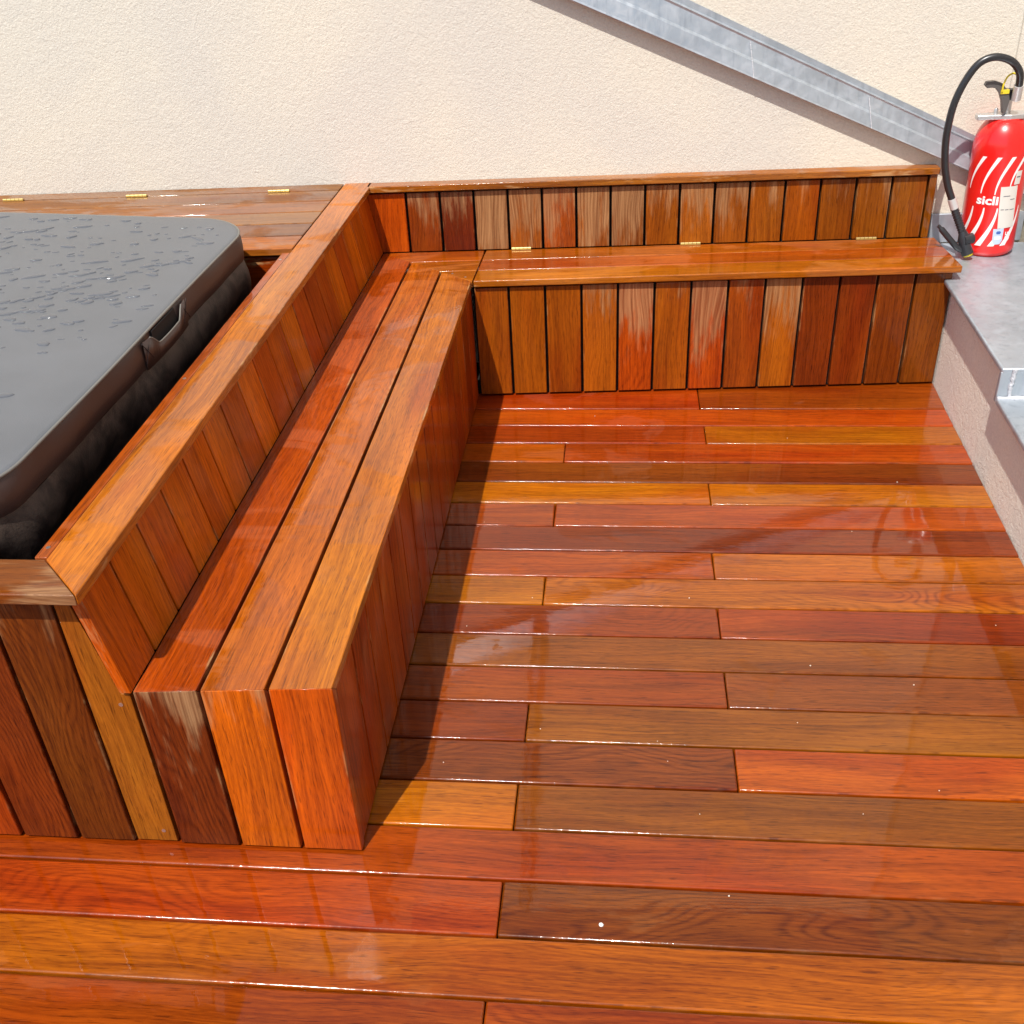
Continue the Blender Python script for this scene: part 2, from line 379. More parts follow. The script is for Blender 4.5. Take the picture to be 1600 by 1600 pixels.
g.build('solder_seam', SOLDER, t)

# diagonal zinc flashing
g = MB()
def lo(s): return 1.3550 - .4322 * s
def hi(s): return 1.5145 - .4637 * s
prof = [(1.03, .002), (1.03, .004), (.88, .005), (.845, .013), (.79, .010), (.42, .019), (.36, .026), (.04, .034), (.0, .036), (-.03, .033), (-.03, .001)]
n = len(prof); ss = [-.6 + i * (1.9 + .6) / 60 for i in range(61)]; vs = []
for s_ in ss:
    wob = 0.
    for q, d in prof: vs.append(B(s_, DW - d - (wob if d > .01 else 0), lo(s_) + (hi(s_) - lo(s_)) * q))
fs = []
for i in range(60):
    for k in range(n - 1): fs.append((i * n + k, i * n + k + 1, (i + 1) * n + k + 1, (i + 1) * n + k))
g.raw(vs, fs, False); g.raw([vs[k] for k in range(n)], [tuple(range(n))], False); g.raw([vs[60 * n + k] for k in range(n)], [tuple(range(n))], False)
fl = g.build('zinc_flashing', ZINC); tag(fl, 'grey zinc flashing running diagonally down the beige wall', 'flashing')
for s_ in (.93, 1.33):
    g = MB()
    pts = [B(s_ - .02 * q, DW - (.013 + .024 * (1 - q)), lo(s_) + (hi(s_) - lo(s_)) * q) for q in (0, .12, .25, .4, .55, .7, .82)]
    g.tube(pts, .0016, 6)
    g.build('solder_seam', SOLDER, fl)

# downpipe higher on the wall (seen mirrored in the wet deck)
t = thing('downpipe', 'zinc downpipe fixed high on the beige wall', 'pipe', B(.155, DW - .05, 1.36))
g = MB(); g.tube([B(.155, DW - .05, 1.36), B(.08, DW - .05, 2.2), B(.02, DW - .05, 3.3)], .032, 20); g.build('pipe', plain('brown_pipe_paint', (.10, .06, .045), .5), t)
for z in (1.6, 2.6):
    g = MB()
    x = .16 - .07 * (z - 1.3); g.tube([B(x, DW - .05, z - .012), B(x, DW - .05, z + .012)], .037, 20); g.tube([B(x, DW - .05, z), B(x, DW + .0, z)], .006, 8)
    g.build('bracket', ZINC, t)

# ------------------------------------------------------------------ long bench beside the hot tub
def zs(x): return H + x / W * T
tb = thing('corner_bench', 'long wooden bench with a tall backrest alongside the covered hot tub', 'bench', (-.18, -1., 0))
yN = -L
def diag(x): return -.03 + (x / -W) * .352
g = MB()
sl3 = [(-.365, -.2475, (198, 66, 4), .0), (-.2395, -.1225, (208, 96, 12), .03), (-.1145, 0., (216, 112, 22), .05)]
for x0, x1, c, d in sl3:
    top = [(x0, yN, zs(x0)), (x1, yN, zs(x1)), (x1, diag(x1), zs(x1)), (x0, diag(x0), zs(x0))]
    bot = [(x0, yN + .022, zs(x0) - .022), (x1, yN + .022, zs(x1) - .022), (x1, diag(x1), zs(x1) - .022), (x0, diag(x0), zs(x0) - .022)]
    g.solid(top, bot, (0, -1, 0), tone=tn(c, KF), dry=d, fig=.3, bev=.002)
g.build('seat', WOOD, tb)
g = MB()
for (x0, x1, _, _), c, d, fg in zip(sl3, ((108, 44, 12), (206, 86, 12), (206, 72, 7)), (.38, .14, .0), (.9, .2, .1)):
    top = [(x0, yN, zs(x0)), (x1, yN, zs(x1)), (x1, yN, .006), (x0, yN, .006)]
    bot = [(x0, yN + .022, zs(x0) - .022), (x1, yN + .022, zs(x1) - .022), (x1, yN + .022, .006), (x0, yN + .022, .006)]
    g.solid(top, bot, (0, 0, 1), tone=tn(c, KV), dry=d, fig=fg, bev=.002)
g.build('end_panel', WOODM, tb)
g = MB()
ys = [yN + .022, -1.83]
while ys[-1] < -.2: ys.append(ys[-1] + .12)
ys.append(-.022)
for a, b in zip(ys[:-1], ys[1:]):
    if b - a < .03: continue
    g.solid([(-.003, a + .0028, .41), (-.003, b - .0028, .41), (-.003, b - .0028, .006), (-.003, a + .0028, .006)],
            [(-.024, a + .0028, .41), (-.024, b - .0028, .41), (-.024, b - .0028, .006), (-.024, a + .0028, .006)], (0, 0, 1), tone=tn(jit((168, 52, 10), 14), KV), fig=.1, bev=.0014)
g.build('front_panel', WOODM, tb)
g = MB(); g.box(-.355, -.03, -1.95, -.05, .0, .375, bev=0); g.build('frame', DARK, tb)
# inclined backrest
XB0, XB1 = -.3655, -.402; ZB0, ZB1 = .4072, .6252
g = MB(); y = -1.99; lst = [y]; y = -1.872
while y < .2: lst.append(y); y += .12
lst.append(.318)
for a, b in zip(lst[:-1], lst[1:]):
    c = jit(random.choice([(206, 88, 10), (194, 76, 8), (210, 98, 14), (190, 82, 10)]), 8)
    far = b > .3
    g.solid([(XB1, a + .0027, ZB1), (XB1, (b if not far else .322) - .0027, ZB1), (XB0, b - .0027, ZB0), (XB0, a + .0027, ZB0)],
            [(XB1 - .021, a + .0027, ZB1), (XB1 - .021, (b if not far else .322) - .0027, ZB1), (XB0 - .021, b - .0027, ZB0), (XB0 - .021, a + .0027, ZB0)], (0, 0, 1), tone=tn(c, KV), fig=.2, bev=.0014)
g.build('backrest', WOODM, tb)
# cap rail with mitre at the near end
cx0, cx1, cs = -.4847, -.386, -.509
yc = -2.0165; wdt = cx1 - cx0
g = MB()
def capz(p): return [(x, y, HC) for x, y in p], [(x, y, HC - .0225) for x, y in p]
p = [(cx1, yc), (cx1, DW - .012), (cx0, DW - .016), (cx0, yc + wdt)]
t_, b_ = capz(p); g.solid(t_, b_, (0, 1, 0), tone=tn((222, 120, 34), KF), fig=.2, dry=.0, bev=.003, seg=3)
p = [(cx0 - .001, yc + wdt + .006), (cx0 - .001, -.36), (cs, -.36), (cs, yc + wdt + .006)]
t_, b_ = [(x, y, HC - .001) for x, y in p], [(x, y, HC - .0225) for x, y in p]; g.solid(t_, b_, (0, 1, 0), tone=tn((206, 84, 12), KF), fig=.1, bev=.002)
cap = g.build('cap_rail', WOOD, tb)
def screw(x, y, z, parent, nrm='z'):
    mb = MB()
    if nrm == 'z': mb.tube([(x, y, z - .003), (x, y, z + .0006)], [.0042, .0042], 10)
    else: mb.tube([(x, y + .003, z), (x, y - .0006, z)], [.0042, .0042], 10)
    mb.build('screw', SCREW, parent)
for y in (-1.882, -1.21, -.42): screw(-.498, y, HC - .001, cap)

# ------------------------------------------------------------------ wooden enclosure in front of the hot tub
te = thing('tub_enclosure', 'dark wooden slatted side panel with cap in front of the hot tub', 'wooden screen', (-1.5, -1.95, 0))
g = MB()
p = [(-3.3, yc), (cx1 - .0016, yc), (cx0 - .0016, yc + wdt), (-3.3, yc + wdt)]
t_, b_ = capz(p); g.solid(t_, b_, (1, 0, 0), tone=tn((150, 70, 20), KF), dry=.3, fig=.15, bev=.003, seg=3)
g.build('cap_rail', WOOD, te)
g = MB(); x = -.457; fc = [(108, 50, 16), (118, 48, 10), (168, 48, 8), (110, 50, 12)]
for i in range(22):
    c = fc[i] if i < 4 else jit((120, 52, 12))
    x1, x0 = x - .0045, x - .1155
    g.solid([(x0, yN, .62), (x1, yN, .62), (x1, yN, .006), (x0, yN, .006)], [(x0, yN + .021, .62), (x1, yN + .021, .62), (x1, yN + .021, .006), (x0, yN + .021, .006)],
            (0, 0, 1), tone=tn(c, KV), dry=(.22, .1, .05, .2)[i] if i < 4 else .1, fig=(.95, .95, .6, .5)[i] if i < 4 else .5, bev=.003)
    x -= .12
g.build('side_panel', WOODM, te)
g = MB()
pl = [(-.457, .622), (-.434, .622), (-.3905, .398), (-.3745, .398), (-.3745, .006), (-.457, .006)]
g.solid([(x, yN + .004, z) for x, z in pl], [(x, yN + .026, z) for x, z in pl], (0, 0, 1), tone=tn((156, 84, 34), KV), fig=.05, bev=.0015)
post = g.build('post', WOODM, te)
screw(-.397, yN + .004, .372, post, 'y'); screw(-.397, yN + .004, .035, post, 'y')
g = MB(); g.box(-3.3, -.42, yN + .03, yN + .05, .0, .61, bev=0); g.build('frame', DARK, te)

# ------------------------------------------------------------------ storage bench along the wall
ts = thing('storage_bench', 'wooden storage bench with brass hinged lid along the beige wall', 'bench', (.8, .2, 0))
XE = 1.58
def fl_(x): return V((x, -.03 + .0494 * x, H))                       # front edge
def bk_(x): return V((x, .3215 + .0400 * (x + .378), H - T))          # back edge
def lp(x, f): return fl_(x).lerp(bk_(x), f)
def strip(mb, x0, x1, f0, f1, c, k, diag0=False, dry=0., fig=.2):
    xa = x0 if not diag0 else -W * f0; xb = x0 if not diag0 else -W * f1
    top = [lp(xa, f0), lp(x1, f0), lp(x1, f1), lp(xb, f1)]
    mb.solid(top, [q - V((0, 0, .0225)) for q in top], (1, .04, 0), tone=tn(c, k), dry=dry, fig=fig, bev=.0035, seg=3)
fr = [(0, .329), (.336, .664), (.671, 1.0)]
g = MB()
for (f0, f1), c in zip(fr, ((214, 116, 16), (216, 110, 12), (206, 88, 8))): strip(g, 0, .003, f0, f1, c, KF, True)
sf = g.build('corner_seat', WOOD, ts)
g = MB()
for (f0, f1), c in zip(fr, ((216, 118, 16), (198, 80, 18), (206, 100, 18))): strip(g, .007, XE, f0, f1, c, KF)
lid = g.build('lid', WOOD, ts)
for x, f in ((-.075, .25), (-.025, .13)): q = lp(x, f); screw(q.x, q.y, q.z, sf)
# front slats
g = MB(); bc = [(160, 70, 14), (156, 72, 14), (152, 68, 14), (168, 78, 22), (186, 56, 12), (166, 76, 18), (182, 56, 12), (150, 56, 12), (172, 84, 26), (122, 48, 8), (130, 54, 10), (128, 58, 12), (124, 62, 16)]
bd = [.0, .0, .0, .22, .52, .18, .62, .12, .45, 0, 0, 0, 0]; bf = [0, 0, 0, .1, .8, .1, .5, .1, .2, 0, .1, .1, .1]
F0, F1 = V((.0, -.018, 0)), V((1.566, .072, 0)); fd = (F1 - F0).normalized(); fn = V((-fd.y, fd.x, 0)); step = (F1 - F0).length / 13
for i in range(13):
    a, b = F0 + fd * (step * i + .0042 + (.003 if i == 0 else 0)), F0 + fd * (step * (i + 1) - .0042)
    z = V((0, 0, 1)); top = [a + z * .398, b + z * .398, b + z * .008, a + z * .008]
    g.solid(top, [q + fn * .02 for q in top], (0, 0, 1), tone=tn(bc[i], KV), dry=bd[i], fig=bf[i], bev=.0025)
g.build('front_panel', WOODM, ts)
g = MB(); z = V((0, 0, 1)); a, b = F0 + fn * .024 + fd * .002, F1 + fn * .024 - fd * .01; top = [a + z * .40, b + z * .40, b, a]
g.solid(top, [q + fn * .02 for q in top], (0, 0, 1), bev=0)
a, b = B(-.37, .370), B(1.565, .370); top = [a + z * .615, b + z * .615, b + z * .35, a + z * .35]; g.solid(top, [q + V((0, .008, 0)) for q in top], (0, 0, 1), bev=0)
g.build('frame', DARK, ts)
# back slats
g = MB()
tc = [(190, 60, 12), (132, 56, 26), (112, 44, 26), (150, 78, 40), (160, 80, 36), (160, 60, 24), (150, 76, 36), (140, 72, 34), (150, 74, 24), (160, 84, 34), (150, 74, 28), (160, 80, 26), (156, 70, 16), (128, 66, 22), (132, 70, 22), (140, 76, 26)]
td = [.0, .25, .22, .7, .5, .45, .5, .6, .25, .35, .28, .25, .15, .08, .15, .15]
s0 = -.372; e1 = 1.545; st = (e1 - s0) / 16
for i in range(16):
    a, b = s0 + st * i + (.0044 if i else .008), s0 + st * (i + 1) - .0044
    ab = a; at = a if i else a - .026
    dt, db = .344, .337
    top = [B(at, dt, .617), B(b, dt, .617), B(b, db, .4085), B(ab, db, .4085)]
    g.solid(top, [q + V((-.0008, .02, 0)) for q in top], (0, 0, 1), tone=tn(tc[i], KV), dry=td[i], fig=.3 if i in (3, 7) else .1, bev=.0025)
g.build('backrest', WOODM, ts)
g = MB(); top = [B(1.546, .336, .6245), B(1.570, .336, .6245), B(1.570, .334, .408), B(1.546, .334, .408)]
g.solid(top, [q + V((0, .03, 0)) for q in top], (0, 0, 1), tone=tn((150, 84, 24), KV), bev=.002)
g.build('end_trim', WOOD, ts)
g = MB(); c0, c1 = -.3845, 1.573
top = [B(c0, .328, HC), B(c1, .328, HC), B(c1, DW - .0015, HC), B(c0, DW - .0015, HC)]
g.solid(top, [q - V((0, 0, .0225)) for q in top], (1, .04, 0), tone=tn((198, 112, 40), KF), fig=.2, bev=.003, seg=3)
g.build('cap_rail', WOOD, ts)
def hinge(c, dirv, parent, ln=.07):
    mb = MB(); d = V(dirv).normalized(); nrm = V((-d.y, d.x, 0)); c = V(c)
    for k in range(5):
        a = -ln / 2 + k * ln / 5; mb.tube([c + d * (a + .0006) + V((0, 0, .003)), c + d * (a + ln / 5 - .0006) + V((0, 0, .003))], .0042, 12)
    for sgn in (1, -1):
        q = [c + d * (-ln / 2) + nrm * sgn * .001, c + d * (ln / 2) + nrm * sgn * .001, c + d * (ln / 2) + nrm * sgn * .009, c + d * (-ln / 2) + nrm * sgn * .009]
        mb.solid([v_ + V((0, 0, .0014)) for v_ in q], [v_ - V((0, 0, .0006)) for v_ in q], d, bev=0)
    return mb.build('hinge', BRASS, parent)
for x in (.135, .735, 1.345): q = bk_(x); hinge((q.x, q.y - .003, q.z + .002), (1, .04, 0), lid)

# ------------------------------------------------------------------ planked box top behind the hot tub
tp = thing('storage_box', 'flat planked wooden box top with brass hinges behind the hot tub cover', 'storage box', (-1.6, .0, 0))
def ydk(x, k): return .276 - .122 * k + .04 * (x + .71)
g = MB()
x0, x1 = -3.3, cx0 - .004
top = [(x0, ydk(x0, 0) + .002, HC), (x1, ydk(x1, 0) + .002, HC), (x1, B(x1, DW).y - .002, HC), (x0, B(x0, DW).y - .002, HC)]
g.solid(top, [V(q) - V((0, 0, .0225)) for q in top], (1, 0, 0), tone=tn((132, 86, 56), KF), fig=.1, bev=.002)
g.build('back_board', WOOD, tp)
g = MB()
for k, c in enumerate(((160, 94, 54), (178, 104, 62), (176, 106, 60), (150, 82, 50), (190, 98, 50))):
    ya, yb = (ydk(x0, k + 1), ydk(x1, k + 1)), (ydk(x0, k), ydk(x1, k))
    top = [(x0, ya[0] + .003, HC), (x1, ya[1] + .003, HC), (x1, yb[1] - .003, HC), (x0, yb[0] - .003, HC)]
    g.solid(top, [V(q) - V((0, 0, .0225)) for q in top], (1, 0, 0), tone=tn(c, KF), fig=.1, bev=.003, seg=3)
lid2 = g.build('lid', WOOD, tp)
g = MB(); yf = ydk(x1, 5); g.box(x0, x1 - .01, yf + .012, yf + .032, .05, HC - .03, tone=tn((170, 44, 10), KV)); g.build('front_panel', WOOD, tp)
for x in (-1.66, -1.21, -.70): hinge((x, ydk(x, 0), HC + .001), (1, .03, 0), lid2, .075)

# ------------------------------------------------------------------ hot tub
th = thing('hot_tub', 'hot tub under a dark grey vinyl cover sprinkled with water drops', 'hot tub', (-1.45, -1.15, 0))
XR, XL, YN, YF, R = -.572, -2.36, -1.935, -.372, .17
def ztop(x, y):
    z = .757 + .038 * (XR - x) if x > -1.45 else .757 + .038 * (XR + 1.45) - .038 * (-1.45 - x)
    return z + .0025 * math.sin(x * 5 + y * 3) * math.sin(y * 4)
def outline(inset=0., n=14, wob=0.):
    pts = []; r = R - inset
    for (cx, cy, a0) in ((XR - R, YF - R, 0), (XL + R, YF - R, 90), (XL + R, YN + R, 180), (XR - R, YN + R, 270)):
        for k in range(n + 1):
            a = math.radians(a0 + 90 * k / n); pts.append((cx + r * math.cos(a), cy + r * math.sin(a)))
    out = []
    for i in range(len(pts)):
        a, b = V(pts[i]), V(pts[(i + 1) % len(pts)]); m_ = max(1, int((b - a).length / .04))
        for k in range(m_): out.append(tuple(a.lerp(b, k / m_)))
    return out
ol = outline(); N = len(ol); ctr = V(((XR + XL) / 2, (YN + YF) / 2))
def nrm2(i):
    a, b = V(ol[i - 1]), V(ol[(i + 1) % N]); d = (b - a).normalized(); return V((d.y, -d.x))
NR = [nrm2(i) for i in range(N)]
# top sheet
g = MB(); vs = []; fs = []; rings = [(0, -.004), (.004, -.001), (.012, 0)] + [(None, f) for f in (.93, .8, .65, .5, .35, .2, .08)]
for ins, f in rings:
    for i in range(N):
        p = V(ol[i])
        if ins is not None: p = p - NR[i] * ins; dz = f
        else: p = ctr + (p - NR[i] * .012 - ctr) * f; dz = 0
        vs.append((p.x, p.y, ztop(p.x, p.y) + dz))
vs.append((ctr.x, ctr.y, ztop(ctr.x, ctr.y)))
for r_ in range(len(rings) - 1):
    for i in range(N): j = (i + 1) % N; fs.append((r_ * N + i, r_ * N + j, (r_ + 1) * N + j, (r_ + 1) * N + i))
q = (len(rings) - 1) * N
for i in range(N): fs.append((q + i, q + (i + 1) % N, len(vs) - 1))
g.raw(vs, fs); cov = g.build('cover', VTOP, th)
# side band
g = MB(); vs = []; fs = []; prof = [(-.001, -.004), (.003, -.015), (.004, -.045), (.001, -.074), (-.006, -.080)]
for o_, dz in prof:
    for i in range(N):
        wz = .002 * math.sin(i * .9) * (dz < -.01); p = V(ol[i]) + NR[i] * (o_ + wz); vs.append((p.x, p.y, ztop(*ol[i]) + dz))
for r_ in range(len(prof) - 1):
    for i in range(N): j = (i + 1) % N; fs.append((r_ * N + i, (r_ + 1) * N + i, (r_ + 1) * N + j, r_ * N + j))
g.raw(vs, fs); band = g.build('side_band', VSIDE, th)
g = MB(); g.tube([(V(ol[i % N]) + NR[i % N] * .001).to_3d() + V((0, 0, ztop(*ol[i % N]) - .004)) for i in range(N + 1)], .0032, 8, False); g.build('piping', PIPING, band)
# skirt with folds
g = MB(); vs = []; fs = []; lv = 14
for r_ in range(lv + 1):
    f = r_ / lv
    for i in range(N):
        p = V(ol[i]); s_ = i * .04
        wv = .011 * math.sin(s_ * 9 + 1.6 * math.sin(s_ * 3.1) + f * 2.2) * min(1, f * 2.5) + .006 * math.sin(s_ * 23 + f * 5) * f
        bulge = .010 * math.sin(min(1, f * 2.2) * math.pi) - .03 * f * f
        p = p + NR[i] * (-.004 + wv + bulge); vs.append((p.x, p.y, ztop(*ol[i]) - .078 - .24 * f))
for r_ in range(lv):
    for i in range(N): j = (i + 1) % N; fs.append((r_ * N + i, (r_ + 1) * N + i, (r_ + 1) * N + j, r_ * N + j))
g.raw(vs, fs); g.build('skirt', VSKIRT, th)
g = MB(); g.box(XL + .05, XR - .06, YN + .05, YF - .05, .0, .60, bev=.05, seg=4); g.build('tub_shell', DARK, th)
# carrying handle: strap standing off the band, with stitched ends
hy0, hy1 = -1.235, -.975
g = MB(); vs = []; fs = []; K = 24
for k in range(K + 1):
    f = k / K; y = hy0 + (hy1 - hy0) * f; e = math.sin(math.pi * f) ** .7
    zt = .757 - .012 - .028 * min(1, max(0, (f - .14) / .12), 1) * min(1, max(0, (.86 - f) / .10))
    x = XR + .006 + .010 * e
    vs += [(x, y, zt), (x + .003, y, zt), (x - .004 * e, y, .757 - .078), (x - .004 * e - .003, y, .757 - .078)]
for k in range(K):
    for a in range(4): b = (a + 1) % 4; fs.append((k * 4 + a, k * 4 + b, (k + 1) * 4 + b, (k + 1) * 4 + a))
g.raw(vs, fs); hd = g.build('handle', VSIDE, th)
g = MB(); g.tube([(v[0] + .0015, v[1], v[2]) for v in vs[::4]][3:-3], .002, 8); g.build('piping', PIPING, hd)
for y in (hy0 + .012, hy1 - .012):
    g = MB()
    for a, b in (((-.02, -.012), (.02, -.06)), ((.02, -.012), (-.02, -.06))):
        g.tube([(XR + .0105, y + a[0], .757 + a[1]), (XR + .0115, y + (a[0] + b[0]) / 2, .757 + (a[1] + b[1]) / 2), (XR + .0105, y + b[0], .757 + b[1])], .0011, 6)
    g.build('stitching', plain('thread', (.03, .018, .016), .7), hd)
g = MB(); g.solid([(XR + .0062, hy0 + .06, .748), (XR + .0062, hy1 - .06, .748), (XR + .0062, hy1 - .05, .700), (XR + .0062, hy0 + .05, .700)],
                  [(XR - .01, hy0 + .06, .748), (XR - .01, hy1 - .06, .748), (XR - .01, hy1 - .05, .700), (XR - .01, hy0 + .05, .700)], (0, 1, 0), bev=.001)
g.build('handle_pocket', DARK, hd)

# water drops on the cover
g = MB()
def blob(x, y, rx, ry, ang, h):
    n = 14; ca, sa = math.cos(ang), math.sin(ang); ph = [random.uniform(0, 6.28) for _ in range(3)]
    vs = []; prof = ((1., -.0002), (.96, .45 * h), (.78, .82 * h), (.45, h))
    for q, z in prof:
        for k in range(n):
            a = k * 2 * math.pi / n; rr = 1 + .16 * math.sin(2 * a + ph[0]) + .12 * math.sin(3 * a + ph[1]) + .07 * math.sin(5 * a + ph[2])
            lx, ly = rx * rr * q * math.cos(a), ry * rr * q * math.sin(a)
            X, Y = x + lx * ca - ly * sa, y + lx * sa + ly * ca; vs.append((X, Y, ztop(X, Y) + z))
    vs.append((x, y, ztop(x, y) + h * 1.02)); fs = []
    for r_ in range(3):
        for k in range(n): fs.append((r_ * n + k, r_ * n + (k + 1) % n, (r_ + 1) * n + (k + 1) % n, (r_ + 1) * n + k))
    for k in range(n): fs.append((3 * n + k, 3 * n + (k + 1) % n, 4 * n))
    g.raw(vs, fs)
cells = {}
def free(x, y, r):
    for (a, b, c) in cells.values():
        if (a - x) ** 2 + (b - y) ** 2 < (c + r) ** 2: return False
    cells[len(cells)] = (x, y, r); return True
for _ in range(2600):
    x = random.uniform(-1.75, XR - .05); y = random.uniform(-1.75, YF - .04)
    dens = math.exp(-((y + .95) / .45) ** 2) * .9 + .12
    if y < -1.3: dens *= .35
    if random.random() > dens * .34: continue
    r = random.choice([.003, .004, .005, .007, .010]); el = random.uniform(1.2, 2.8)
    if free(x, y, r * 1.6): blob(x, y, r * el, r, random.gauss(.35, .3), min(.0024, r * .34))
for (x, y, s_) in ((-.86, -.90, 1.), (-.93, -.98, .8), (-.80, -1.02, .8), (-1.08, -1.18, 1.2), (-1.0, -1.24, 1.), (-1.3, -.75, 1.), (-.95, -1.12, .9), (-1.2, -.55, .9), (-.98, -1.05, .8), (-1.22, -1.3, 1.), (-.72, -.78, .9), (-1.36, -.95, 1.)):
    for k in range(5):
        r = random.uniform(.007, .013) * s_; xx, yy = x + k * .021 * s_ + random.uniform(-.006, .006), y + k * .009 * s_ + random.uniform(-.01, .01)
        if free(xx, yy, r * .4): blob(xx, yy, r * 2.1, r * .8, random.gauss(.4, .2), .0022)
tag(g.build('water_drops', WATER), 'water drops and small puddles lying on the grey hot tub cover', 'water', kind='stuff')

# ------------------------------------------------------------------ fire extinguisher
ex = thing('fire_extinguisher', 'red fire extinguisher with white curved stripes standing on the zinc coping', 'fire extinguisher', (1.740, .352, ZT1))
EC = V((1.740, .352, ZT1 + .001)); RB = .089
TILT = Matrix.Translation(EC) @ Matrix.Rotation(math.radians(-2.), 4, 'Y')
VD = math.atan2(CP.y - EC.y, CP.x - EC.x)                  # side of the cylinder that carries the print
def bodyr(z):
    if z < .012: return RB - .010 * (1 - z / .012)
    if z < .33: return RB
    t_ = min(1., (z - .33) / .115); return RB * math.sqrt(max(0., 1 - (t_ * .955) ** 2.3)) + .004 * t_
def lathe(prof, n=48):
    mb = MB(); vs = [TILT @ V((r * math.cos(k * 2 * math.pi / n), r * math.sin(k * 2 * math.pi / n), z)) for z, r in prof for k in range(n)]
    fs = [(i * n + k, i * n + (k + 1) % n, (i + 1) * n + (k + 1) % n, (i + 1) * n + k) for i in range(len(prof) - 1) for k in range(n)]
    mb.raw(vs, fs); m_ = len(prof) - 1; mb.raw(vs[:n], [tuple(range(n))[::-1]], False); mb.raw(vs[m_ * n:], [tuple(range(n))], False); return mb
zz = [0, .004, .012, .02, .1, .2, .3] + [.33 + .115 * i / 14 for i in range(15)]
body = lathe([(z, bodyr(z)) for z in zz]).build('body', RED, ex)
def onbody(a, z, off=.0008):        # a: metres along the surface from the facing line
    th_ = VD + a / RB; r = bodyr(z) + off; return TILT @ V((r * math.cos(th_), r * math.sin(th_), z))
def patch(name, cols, mat, par, off=.0008, k=6):
    """cols: list of (a_left, a_right, z); strip wrapped round the body"""
    mb = MB(); vs = []; fs = []
    for al, ar, z in cols:
        for i in range(k + 1): vs.append(onbody(al + (ar - al) * i / k, z, off))
    for j in range(len(cols) - 1):
        for i in range(k): fs.append((j * (k + 1) + i, j * (k + 1) + i + 1, (j + 1) * (k + 1) + i + 1, (j + 1) * (k + 1) + i))
    mb.raw(vs, fs, False); return mb.build(name, mat, par)
def swoosh(a_top, top, bot, bend, wt, wb):
    cols = []
    for i in range(13):
        f = i / 12; a = a_top - bend * math.sin(f * math.pi / 2) ; wd = wt + (wb - wt) * f
        cols.append((a - wd / 2, a + wd / 2, top + (bot - top) * f))
    patch('stripe', cols, WHITE, body)
def swoosh2(a_top, top, bot, bend, wt, wb):
    cols = []
    for i in range(13):
        f = i / 12; a = a_top - bend * (1 - math.cos(f * math.pi / 2)); wd = wt + (wb - wt) * f
        cols.append((a - wd / 2, a + wd / 2, top + (bot - top) * f))
    patch('stripe', cols, WHITE, body)
for a, zb in ((-.044, .222), (.003, .214), (.047, .212), (.091, .235)): swoosh(a, .332, zb, .042, .014, .003)
for a in (-.060, -.021, .020, .061, .100): swoosh2(a, .168, .040, .044, .004, .020)
# lettering
def text(word, size, a0, z0, mat, par, rot=0., off=.0009, sx=1., fat=.0):
    cu = bpy.data.curves.new('lettering', 'FONT'); cu.body = word; cu.size = size; cu.offset = fat; cu.resolution_u = 3
    to = bpy.data.objects.new('lettering', cu); C.objects.link(to); bpy.context.view_layer.update()
    me = bpy.data.meshes.new_from_object(to.evaluated_get(bpy.context.evaluated_depsgraph_get()))
    C.objects.unlink(to); bpy.data.objects.remove(to)
    bm = bmesh.new(); bm.from_mesh(me); bmesh.ops.subdivide_edges(bm, edges=[e for e in bm.edges if e.calc_length() > .006], cuts=2); bm.to_mesh(me); bm.free()
    c_, s_ = math.cos(rot), math.sin(rot)
    for v_ in me.vertices:
        x, y = v_.co.x * sx, v_.co.y; v_.co = onbody(a0 + x * c_ - y * s_, z0 + x * s_ + y * c_, off)
    me.materials.append(mat); o = bpy.data.objects.new('lettering', me); C.objects.link(o); o.parent = par; o.matrix_parent_inverse = par.matrix_world.inverted(); return o
text('sicli', .039, -.050, .180, WHITE, body, 0, .0010, 1.22, .0012)
text('CE', .026, .078, .052, WHITE, body, math.pi / 2, .0010, 1.1, .0004)
lb = patch('service_label', [(.020, .076, .238), (.024, .081, .17), (.030, .086, .10)], PAPER, body, .0014, 8)
for k, (a, b_, z) in enumerate(((.032, .054, .208), (.056, .072, .196), (.030, .040, .164), (.044, .056, .163), (.060, .076, .162))):
    patch('writing', [(a, b_, z), (a, b_, z - .0022)], INK, lb, .0018, 4)
lb2 = patch('approval_label', [(.018, .052, .099), (.020, .052, .058), (.027, .045, .046)], PAPERB, body, .0014, 6)
patch('emblem', [(.031, .041, .091), (.028, .044, .086), (.031, .041, .081)], BLUEINK, lb2, .0018, 4)
patch('writing', [(.025, .046, .073), (.025, .046, .063)], WHITE, lb2, .0018, 4)
patch('small_label', [(.064, .086, .285), (.060, .082, .242)], PAPER, body, .0014, 4)
patch('writing', [(.067, .081, .268), (.066, .080, .264)], INK, body, .0018, 4)
def T3(x, y, z): return TILT @ V((x, y, z))
